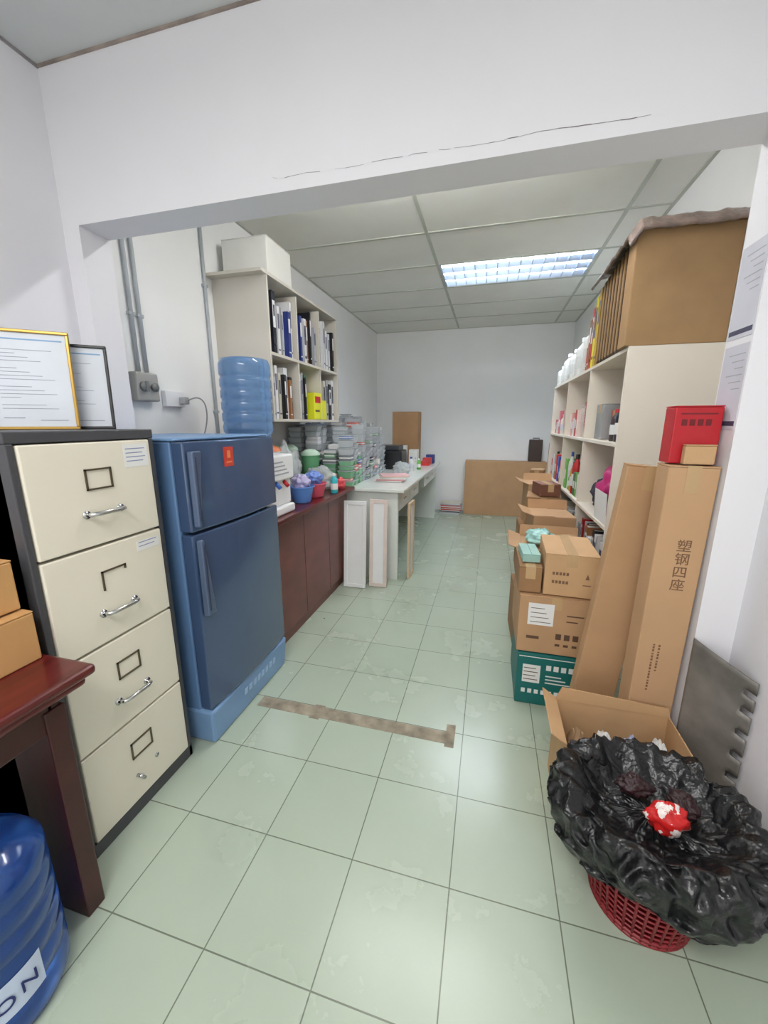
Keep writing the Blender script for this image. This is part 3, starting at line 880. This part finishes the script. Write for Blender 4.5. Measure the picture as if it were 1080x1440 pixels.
carton(0.60, 1.015, 2.245, 2.36, RZ+0.001, 2.21, mat('cardboard_olive', (160,128,90), 0.8, var=0.08), 'large flat cardboard carton standing on top of the shelving', prints=None, tape=False)
for k in range(8):
    y0 = 2.368+k*0.062
    q = MB(); h_ = 0.50-0.006*k
    q.box(0, 0.38, 0, 0.046, 0, h_, 0)
    q.box(-0.003, 0, 0.006, 0.040, 0.01, h_-0.01, 1)
    q.build('flat_carton', [mat('dark_brown_card', (70,54,40), 0.7), mat('gold_card', (142,110,66), 0.6)], loc=(0.615, y0, RZ+0.001), bevel=0.003,
        label='flat brown carton standing upright on the shelving', cat='box', group='flat cartons on the shelving')
vs = []; fs = []; nx_, ny_ = 50, 60
for j in range(ny_+1):
    for i in range(nx_+1):
        u = i/nx_; v = j/ny_
        x = 0.555 + 0.465*u; y = 2.19 + 0.735*v
        z = 2.248 + 0.009*(0.5-abs(noise.noise(Vector((x*10, y*7, 0))))*2) + 0.005*(0.5-abs(noise.noise(Vector((x*26, y*20, 3))))*2) - 0.02*v
        if u < 0.1: z -= (0.1-u)*0.7
        if v < 0.06: z -= (0.06-v)*0.9
        vs.append((x, y, z))
for j in range(ny_):
    for i in range(nx_):
        a = j*(nx_+1)+i
        fs.append((a, a+1, a+nx_+2, a+nx_+1))
q = MB(); q.add(vs, fs, 0, True)
q.build('plastic_sheet', mat('dusty_plastic', (128,112,104), 0.3, var=0.35, scale=14, bump=0.6, bscale=40), label='crumpled dusty plastic sheet draped over the cartons', cat='plastic sheet', solid=0.014)

G_ = 'books on the shelving top'
book(0.625, 2.93, RZ+0.001, 0.05, 0.25, 0.46, (200,160,60), -1, 0, 'book', 'gold upright book on top of the shelving', G_)
book(0.625, 2.99, RZ+0.001, 0.06, 0.25, 0.43, (230,215,40), -1, 0, 'binder', 'yellow ring binder on top of the shelving', G_)
book(0.625, 3.06, RZ+0.001, 0.05, 0.25, 0.38, (190,40,40), -1, 0, 'binder', 'red ring binder on top of the shelving', G_)
book(0.625, 3.12, RZ+0.001, 0.05, 0.25, 0.32, (150,100,60), -1, 0, 'book', 'brown book on top of the shelving', G_)
book(0.63, 3.18, RZ+0.001, 0.04, 0.25, 0.28, (190,40,40), -1, 0, 'book', 'red book on top of the shelving', G_)
LW = colmat((214,214,210))
for k, y in enumerate([3.31,3.44,3.58,3.72,3.86,4.0,4.14,4.29,4.43]):
    bottle((0.68, y, RZ+0.001), [0.058,0.045,0.055,0.045][k % 4], [0.32,0.24,0.29,0.22,0.25,0.20,0.26,0.22,0.19][k], (232,232,228), [(232,232,230),(150,170,205)][k % 4 == 1], 'white plastic bottle on top of the shelving', group='white bottles on the shelving top', lab=LW)
random.seed(33)
def mixed(a, b_, z, hmax, cols, group, x=0.675):
    y = a+0.015
    k = 0
    while y < b_-0.085:
        r = random.uniform(0.022, 0.038)
        col = cols[k % len(cols)]
        h_ = random.uniform(0.45, 0.98)*hmax
        if random.random() < 0.55:
            bottle((x+random.uniform(-0.005, 0.01), y+r, z), r, h_, col, random.choice([(230,230,230),(190,40,40),(24,24,30),(60,90,170)]), 'small household bottle standing on the shelf', group=group)
        else:
            pm = MB(); pm.box(-0.03, 0.05, -r, r, 0, h_*0.8, 0); pm.box(-0.0306, -0.03, -r*0.7, r*0.7, h_*0.25, h_*0.5, 1)
            pm.build('packet', [colmat(col, 0.45), PAPER], loc=(x, y+r, z), bevel=0.002, label='small printed packet standing on the shelf', cat='packet', group=group.replace('bottles', 'packets'))
        y += 2*r+0.006
        k += 1
z = zs[3]+0.019
bottle((0.70, 2.36, z), 0.04, 0.24, (28,28,32), (24,24,30), 'black bottle on the shelf', group='bottles on the shelf')
bottle((0.70, 2.47, z), 0.035, 0.20, (40,44,60), (24,24,30), 'dark bottle on the shelf', group='bottles on the shelf')
bottle((0.70, 2.58, z), 0.03, 0.18, (60,50,50), (190,40,40), 'dark brown bottle with red cap on the shelf', group='bottles on the shelf')
carton(0.72, 0.95, 2.66, 2.78, z, z+0.18, mat('red_card', (150,60,60), 0.6), 'dull red box on the shelf', prints=None)
carton(0.68, 0.95, 2.80, 2.97, z, z+0.22, mat('grey_card', (150,152,152), 0.6), 'grey storage box on the shelf', prints=None)
def cups(x, y, z, n, col, label):
    for k in range(n):
        m = MB(); m.lathe([(0.001,0),(0.028,0),(0.038,0.09),(0.041,0.092),(0.041,0.095),(0.037,0.095),(0.027,0.004),(0.001,0.004)], seg=20)
        m.build('paper_cup', colmat(col, 0.5), loc=(x, y, z+k*0.022), label=label, cat='cup', group='stacked paper cups')
for k, y in enumerate((3.08, 3.18, 3.28)):
    cups(0.69, y, z, 9-k, [(232,205,200),(214,120,130),(235,225,220)][k], 'paper cup in a nested stack on the shelf')
mixed(3.33, 3.765, z, 0.32, [(232,210,200),(190,40,40),(225,225,225),(214,150,140)], 'small bottles on the upper shelf')
for k, y in enumerate((3.84, 3.94, 4.04)):
    cups(0.69, y, z, 7, [(232,205,200),(214,120,130)][k % 2], 'paper cup in a nested stack on the shelf')
mixed(4.09, 4.52, z, 0.30, [(225,215,205),(214,120,130),(225,225,225)], 'small bottles on the upper far shelf')
z = zs[2]+0.019
bagm = mat('magenta_bag', (180,44,110), 0.45, var=0.2, bump=0.3, bscale=15)
blob('shopping_bag', (0.78, 2.52, z), 0.13, 0.17, 0.18, bagm, 'crumpled magenta bag stuffed on the shelf', 'bag', 0.3, 3, ridge=True)
q = MB(); q.box(0, 0.003, 0, 0.24, 0, 0.17); q.build('paper_sheet', PAPER, loc=(0.628, 2.29, z+0.002), rot=(0, -0.05, 0.0), label='white sheet of paper standing at the shelf edge', cat='paper')
blob('cloth_bundle', (0.78, 2.84, z), 0.1, 0.10, 0.12, mat('dark_cloth', (50,46,60), 0.9), 'dark cloth bundle on the shelf', 'cloth', 0.3, 6)
mixed(3.02, 3.765, z, 0.34, [(90,160,70),(225,225,225),(110,175,80),(60,110,80),(190,40,40),(225,225,225),(200,160,60)], 'household bottles on the middle shelf')
mixed(3.79, 4.52, z, 0.32, [(225,225,225),(205,60,60),(90,160,70),(40,90,190)], 'household bottles on the far shelf')
z = zs[1]+0.019
fill_row([(2.30,2.99),(3.03,3.75)], z, 0.30, pal_bot, RX0, -1, 0.25, 'files on the low shelf', thr=(0.04, 0.07))

# ------------------------------------------------------------------ floor stacks on right
TEAL = mat('teal_card', (18,104,100), 0.5, var=0.05)
e = carton(0.19, 0.475, 1.80, 2.16, 0, 0.28, TEAL, 'dark teal printed carton at the bottom of the stack', prints=None, tape=False)
q = MB(); yf = -0.1812
q.box(-0.115, -0.035, yf, yf+0.001, 0.12, 0.215, 0)
for k in range(4):
    q.box(-0.11, -0.045-0.01*(k % 2), yf-0.0004, yf, 0.135+0.02*k, 0.139+0.02*k, 1)
for k in range(4):
    q.box(-0.01+k*0.033, 0.012+k*0.033, yf, yf+0.001, 0.195, 0.222, 0)
for k in range(6):
    q.box(-0.115+k*0.03, -0.097+k*0.03, yf, yf+0.001, 0.062, 0.084, 0)
for k in range(3):
    q.box(-0.01, 0.10-0.02*k, yf, yf+0.001, 0.125+0.018*k, 0.131+0.018*k, 0)
q.box(-0.135, 0.135, yf, yf+0.001, 0.255, 0.259, 0)
q.build('printing', [PAPER, INK], e)
carton(0.18, 0.50, 1.80, 2.18, 0.283, 0.57, CARD, 'brown printed carton stacked on the teal carton', prints='label')
carton(0.285, 0.51, 1.82, 2.15, 0.573, 0.775, CARD2, 'smaller brown carton at the top of the stack', prints='text', rz=-0.04)
carton(0.17, 0.27, 1.83, 2.15, 0.573, 0.70, CARD3, 'narrow dark brown carton on the stack', prints=None)
carton(0.18, 0.26, 1.88, 2.06, 0.703, 0.745, colmat((150,190,180)), 'small pale green packet on the narrow carton', prints=None, tape=False, rz=0.05, name='packet')
carton(0.20, 0.56, 2.28, 2.66, 0, 0.35, CARD3, 'brown carton on the floor by the shelving', rz=0.04)
carton(0.22, 0.57, 2.28, 2.62, 0.353, 0.64, CARD, 'open-flapped brown carton stacked in front of the shelving', rz=-0.03, openflap=True)
carton(0.26, 0.59, 2.73, 3.08, 0, 0.42, CARD3, 'brown carton on the floor by the shelving')
carton(0.31, 0.58, 2.76, 3.03, 0.423, 0.74, CARD, 'brown carton stacked in front of the shelving', rz=0.06, openflap=True)
carton(0.30, 0.60, 3.15, 3.50, 0, 0.45, CARD, 'brown carton on the floor by the shelving')
carton(0.32, 0.57, 3.18, 3.46, 0.453, 0.79, CARD3, 'dark brown carton stacked in front of the shelving', rz=-0.12)
carton(0.30, 0.60, 3.60, 3.95, 0, 0.45, CARD3, 'brown carton on the floor by the shelving')
carton(0.34, 0.59, 3.62, 3.90, 0.453, 0.83, CARD, 'brown carton stacked in front of the shelving', rz=0.08, openflap=True)
carton(0.37, 0.60, 4.05, 4.38, 0, 0.78, CARD2, 'tall pale carton on the floor by the shelving')
carton(0.38, 0.53, 3.20, 3.42, 0.793, 0.89, mat('red_brown_card', (120,76,58), 0.7), 'small reddish brown box on top of a stack', prints=None, rz=0.2)
carton(0.42, 0.55, 4.10, 4.30, 0.783, 0.90, CARD3, 'small dark brown box on the pale carton', prints=None, rz=-0.2)
carton(0.42, 0.54, 2.32, 2.46, 0.642, 0.70, CARD3, 'small brown box lying on the open-flapped carton', prints=None, rz=0.15)
blob('plastic_bag', (0.33, 2.44, 0.642), 0.085, 0.12, 0.045, mat('teal_bag', (160,208,200), 0.35, bump=0.4, bscale=20), 'crumpled pale teal plastic bag on a carton', 'plastic bag', 0.3, 8, ridge=True)

# ------------------------------------------------------------------ long boxes standing in the opening
def longbox(bx, by, tx, ty, tz, w_, t_, m, label, chars, z0):
    d = Vector((tx-bx, ty-by, tz)); Ln = d.length
    zax = d.normalized(); xax = Vector((1,0.0,0)); xax = (xax - zax*xax.dot(zax)).normalized(); yax = zax.cross(xax)
    M = Matrix((xax, yax, zax)).transposed()
    e = T('long_cardboard_box', label, 'box', (bx, by, z0), M.to_euler())
    q = MB(); q.box(-w_/2, w_/2, -t_/2, t_/2, 0, Ln-0.006)
    q.build('body', m, e, bevel=0.004)
    q = MB(); q.box(-w_/2, -0.002, -t_/2, t_/2, Ln-0.0055, Ln-0.001)
    q.build('flap', m, e)
    q = MB(); q.box(0.002, w_/2, -t_/2, t_/2, Ln-0.0055, Ln-0.001)
    q.build('flap', m, e)
    q = MB(); q.box(-0.02, 0.02, -t_/2-0.0009, -t_/2-0.0002, Ln-0.09, Ln); q.box(-0.02, 0.02, -t_/2, t_/2, Ln-0.001, Ln)
    q.build('tape', TAPE, e)
    if chars:
        for k, ch in enumerate(chars):
            text(ch, 0.045, INKP, e, (0.012, -t_/2-0.0006, Ln*0.78-0.046*k), (R90, 0, 0), 'lettering')
        for xx, z0_, n_ in ((-0.025, 0.40, 16), (-0.008, 0.48, 9)):
            q = MB()
            for k in range(n_):
                q.box(xx, xx+0.006, -t_/2-0.001, -t_/2-0.0002, z0_+0.012*k, z0_+0.012*k+(0.008 if k % 3 else 0.005))
            q.build('printing', INKP, e)
    return e
longbox(0.465, 1.655, 0.578, 1.655, 1.185, 0.158, 0.06, CARD, 'long brown cardboard box leaning towards its neighbour', '', 0.012)
longbox(0.618, 1.500, 0.634, 1.500, 1.215, 0.142, 0.10, mat('cardboard_tan', (190,152,114), 0.8, var=0.06, scale=4), 'long brown cardboard box with printed characters standing against the jamb', '塑钢四座', 0.003)
carton(0.60, 0.685, 1.452, 1.478, 1.221, 1.285, CARD2, 'small brown cardboard packet on top of the long box', prints=None, tape=False)
e = carton(0.568, 0.700, 1.482, 1.56, 1.221, 1.405, RED, 'red printed box on top of the long cardboard box', prints=None, tape=False)
q = MB()
q.box(-0.05, 0.05, -0.0402, -0.0392, 0.155, 0.159, 0)
for k in range(4): q.box(-0.045+0.022*k, -0.03+0.022*k, -0.0402, -0.0392, 0.12, 0.14, 0)
q.build('printing', mat('dark_red_ink', (110,14,22), 0.5), e)

# ------------------------------------------------------------------ open carton
e = T('open_cardboard_box', 'open cardboard box holding waste paper', 'box', (0.492, 1.32, 0.001))
q = MB(); W, D, H = 0.192, 0.118, 0.315; t_ = 0.005
q.box(-W, W, -D, D, 0, t_)
q.box(-W, W, -D, -D+t_, t_, H); q.box(-W, W, D-t_, D, t_, H)
q.box(-W, -W+t_, -D+t_, D-t_, t_, H); q.box(W-t_, W, -D+t_, D-t_, t_, H)
q.build('body', CARD2, e, bevel=0.001)
f = MB(); f.add([(-W,0,0),(W,0,0),(W,0.004,0),(-W,0.004,0),(-W+0.02,0,0.055),(W-0.01,0,0.035),(W-0.01,0.004,0.035),(-W+0.02,0.004,0.055)],
    [(0,3,2,1),(4,5,6,7),(0,1,5,4),(1,2,6,5),(2,3,7,6),(3,0,4,7)])
f.build('flap', CARD2, e, loc=(0, D-0.008, H+0.001), rot=(0, 0, 0))
f = MB(); f.box(0, 0.004, -D, D, 0, 0.06)
f.build('flap', CARD2, e, loc=(-W, 0, H+0.001), rot=(0, math.radians(-55), 0))
q = MB(); q.box(-W+0.01, -W+0.05, -D-0.0012, -D-0.0002, 0.25, 0.275, 0)
q.build('printing', RED, e)
SB = mat('scrap_blue', (170,178,212), 0.6)
for k, (x, y, mm) in enumerate([(0.365,1.32,mat('scrap_brown', (160,130,98), 0.7)),(0.452,1.33,PAPER),(0.538,1.32,SB),(0.625,1.33,PAPER)]):
    blob('crumpled_paper', (x, y, 0.008), 0.036, 0.08, 0.158, mm, 'crumpled waste paper inside the open box', 'paper', 0.15, k+20, freq=5, ridge=True)

# ------------------------------------------------------------------ scuffed sheet across the corner
vs = []; fs = []; n = 24; mz = 30
P0 = Vector((0.702, 1.418)); P1 = Vector((0.812, 1.265))
for i in range(n+1):
    u = i/n
    p = P0.lerp(P1, u) + Vector((-0.807, -0.59))*0.004*math.sin(math.pi*u)
    top = 0.645 - 0.05*u
    for j in range(mz+1):
        z = 0.002 + (top-0.002)*j/mz
        vs.append((p.x, p.y, z))
for i in range(n):
    for j in range(mz):
        if i >= n-4 and j in (12, 16, 20, 24, 27): continue
        a = i*(mz+1)+j
        fs.append((a, a+mz+1, a+mz+2, a+1))
q = MB(); q.add(vs, fs, 0, True)
q.build('corner_sheet', mat('scuffed_grey_sheet', (124,120,114), 0.4, metal=0.15, var=0.4, scale=7, bump=0.15, bscale=30), label='scuffed grey laminate sheet bent across the wall corner', cat='sheet', solid=0.003)

def notice(z0, z1, y0, y1):
    q = MB(); X = 0.71
    q.box(X-0.0012, X-0.0002, y0, y1, z0, z1, 0)
    q.box(X-0.0016, X-0.0012, y0+0.004, y1-0.004, z0+0.012, z0+0.026, 1)
    for k in range(6):
        zz_ = z1-0.03-0.02*k
        if zz_ > z0+0.04: q.box(X-0.0016, X-0.0012, y0+0.012, y1-0.03-0.02*(k % 3), zz_, zz_+0.003, 2)
    q.build('paper_notice', [mat('notice_paper', (206,206,216), 0.7), mat('notice_dark', (70,68,92), 0.6), PGREY],
        off=(X, (y0+y1)/2, z0), loc=(X, (y0+y1)/2, z0), label='paper notice taped to the wall edge', cat='paper notice')
notice(1.60, 1.86, 1.437, 1.562)
notice(1.33, 1.58, 1.437, 1.562)

# ------------------------------------------------------------------ bin with black bag
BX, BY = 0.492, 1.03
e = T('waste_basket', 'dark red plastic lattice waste basket lined with a black bag', 'waste basket', (BX, BY, 0.001))
q = MB()
BH = 0.25
def br(z): return 0.122 + 0.040*(z/BH)
for z in (0.004, 0.02, BH):
    q.tube([(br(z)*math.cos(2*math.pi*k/40), br(z)*math.sin(2*math.pi*k/40), z) for k in range(40)], 0.006, 6, closed=True)
for k in range(10):
    z = 0.04+0.021*k
    q.tube([(br(z)*math.cos(2*math.pi*j/40), br(z)*math.sin(2*math.pi*j/40), z) for j in range(40)], 0.0035, 5, closed=True)
for k in range(38):
    a = 2*math.pi*k/38
    q.tube([(br(z)*math.cos(a), br(z)*math.sin(a), z) for z in (0.004, BH*0.5, BH)], 0.0042, 5)
q.lathe([(0.001,0.004),(0.122,0.004)], seg=40)
q.build('basket_body', mat('maroon_plastic', (128,32,38), 0.4), e)
BAG = mat('black_bag', (17,18,20), 0.3, var=0.2, bump=0.6, bscale=34)
key = [(0.012,0.298),(0.06,0.292),(0.100,0.290),(0.130,0.302),(0.158,0.328),(0.184,0.352),(0.208,0.358),(0.228,0.338),(0.240,0.295),(0.240,0.25),(0.230,0.205),(0.212,0.172)]
prof = []
SUBN = 8
for i in range(len(key)-1):
    p0 = key[max(0, i-1)]; p1 = key[i]; p2 = key[i+1]; p3 = key[min(len(key)-1, i+2)]
    for s_i in range(SUBN):
        t_ = s_i/SUBN
        def cr_(a, b_, c_, d_): return 0.5*((2*b_)+(-a+c_)*t_+(2*a-5*b_+4*c_-d_)*t_*t_+(-a+3*b_-3*c_+d_)*t_**3)
        prof.append((cr_(p0[0],p1[0],p2[0],p3[0]), cr_(p0[1],p1[1],p2[1],p3[1])))
prof.append(key[-1])
NP = len(prof)
def rid(v): return 0.3-abs(noise.noise(v))*1.6
def fold(i, a, r, z):
    t_ = i/(NP-1)
    p = Vector((math.cos(a)*2.2, math.sin(a)*2.2, t_*2.6))
    q3 = Vector((math.cos(a)*r*20, math.sin(a)*r*20, z*14))
    amp = 0.25 + 0.75*min(1, t_*1.8)
    d1 = rid(p*1.1); d2 = rid(p*2.7+Vector((3,1,7))); d3 = rid(q3); d4 = rid(q3*2.3+Vector((4,4,4)))
    rr = r + amp*(0.024*d1 + 0.020*d2 + 0.013*d3 + 0.005*d4)
    zz_ = z + amp*(0.022*noise.noise(p*1.1+Vector((5,5,5))) + 0.016*d2) + 0.014*d3 + 0.006*d4
    if t_ > 0.55:
        w_ = (t_-0.55)/0.45
        zz_ += w_*(0.040*math.cos(a-math.radians(215)) + 0.07*noise.noise(Vector((math.cos(a)*1.8, math.sin(a)*1.8, 8))))
        rr += w_*0.012*math.cos(a-math.radians(-20)) - w_*0.012*(0.5+0.5*math.sin(a*11))
    return rr, zz_
def drape(i, p):
    x_, y_, z_ = p
    if y_ > 0.158:
        y_ = 0.158 + (y_-0.158)*0.8
        z_ = max(z_, 0.328 + 0.15*min(0.05, max(0, z_-0.2)))
    if x_ > 0.295: x_ = 0.295 + (x_-0.295)*0.3
    return (x_, y_, z_)
q = MB(); q.lathe(prof, seg=300, fn=fold, sx=1.12, sy=0.97, post=drape)
q.build('bin_bag', BAG, e, solid=0.001, label='glossy black plastic bag liner')
blob('snack_wrapper', (BX+0.01, BY-0.05, 0.312), 0.046, 0.03, 0.042, mat('wrapper_red', (206,34,34), 0.3, scale=32, col2=(236,226,220)), 'crumpled red and white snack wrapper in the bin', 'wrapper', 0.3, 31, freq=3, ridge=True)
MW = mat('maroon_waste', (46,22,26), 0.5, bump=0.3)
blob('crumpled_waste', (BX+0.078, BY+0.02, 0.312), 0.032, 0.04, 0.024, MW, 'dark maroon crumpled waste in the bin', 'waste', 0.4, 33, ridge=True)
blob('crumpled_waste', (BX-0.03, BY+0.05, 0.312), 0.045, 0.03, 0.024, MW, 'dark maroon crumpled waste in the bin', 'waste', 0.4, 34, ridge=True)

# ------------------------------------------------------------------ world + camera
wd = bpy.data.worlds.new('World'); bpy.context.scene.world = wd
wd.use_nodes = True
wd.node_tree.nodes['Background'].inputs[0].default_value = (1.0, 0.985, 0.97, 1)
wd.node_tree.nodes['Background'].inputs[1].default_value = 1.85

cam = bpy.data.cameras.new('camera')
cam.sensor_fit = 'HORIZONTAL'; cam.sensor_width = 36; cam.lens = 36*550/1080
cam.clip_start = 0.02
co = bpy.data.objects.new('camera', cam)
COL.objects.link(co)
co.location = (0, 0, 1.35)
co.rotation_euler = (math.radians(90-12.8), 0, math.radians(14.9))
bpy.context.scene.camera = co
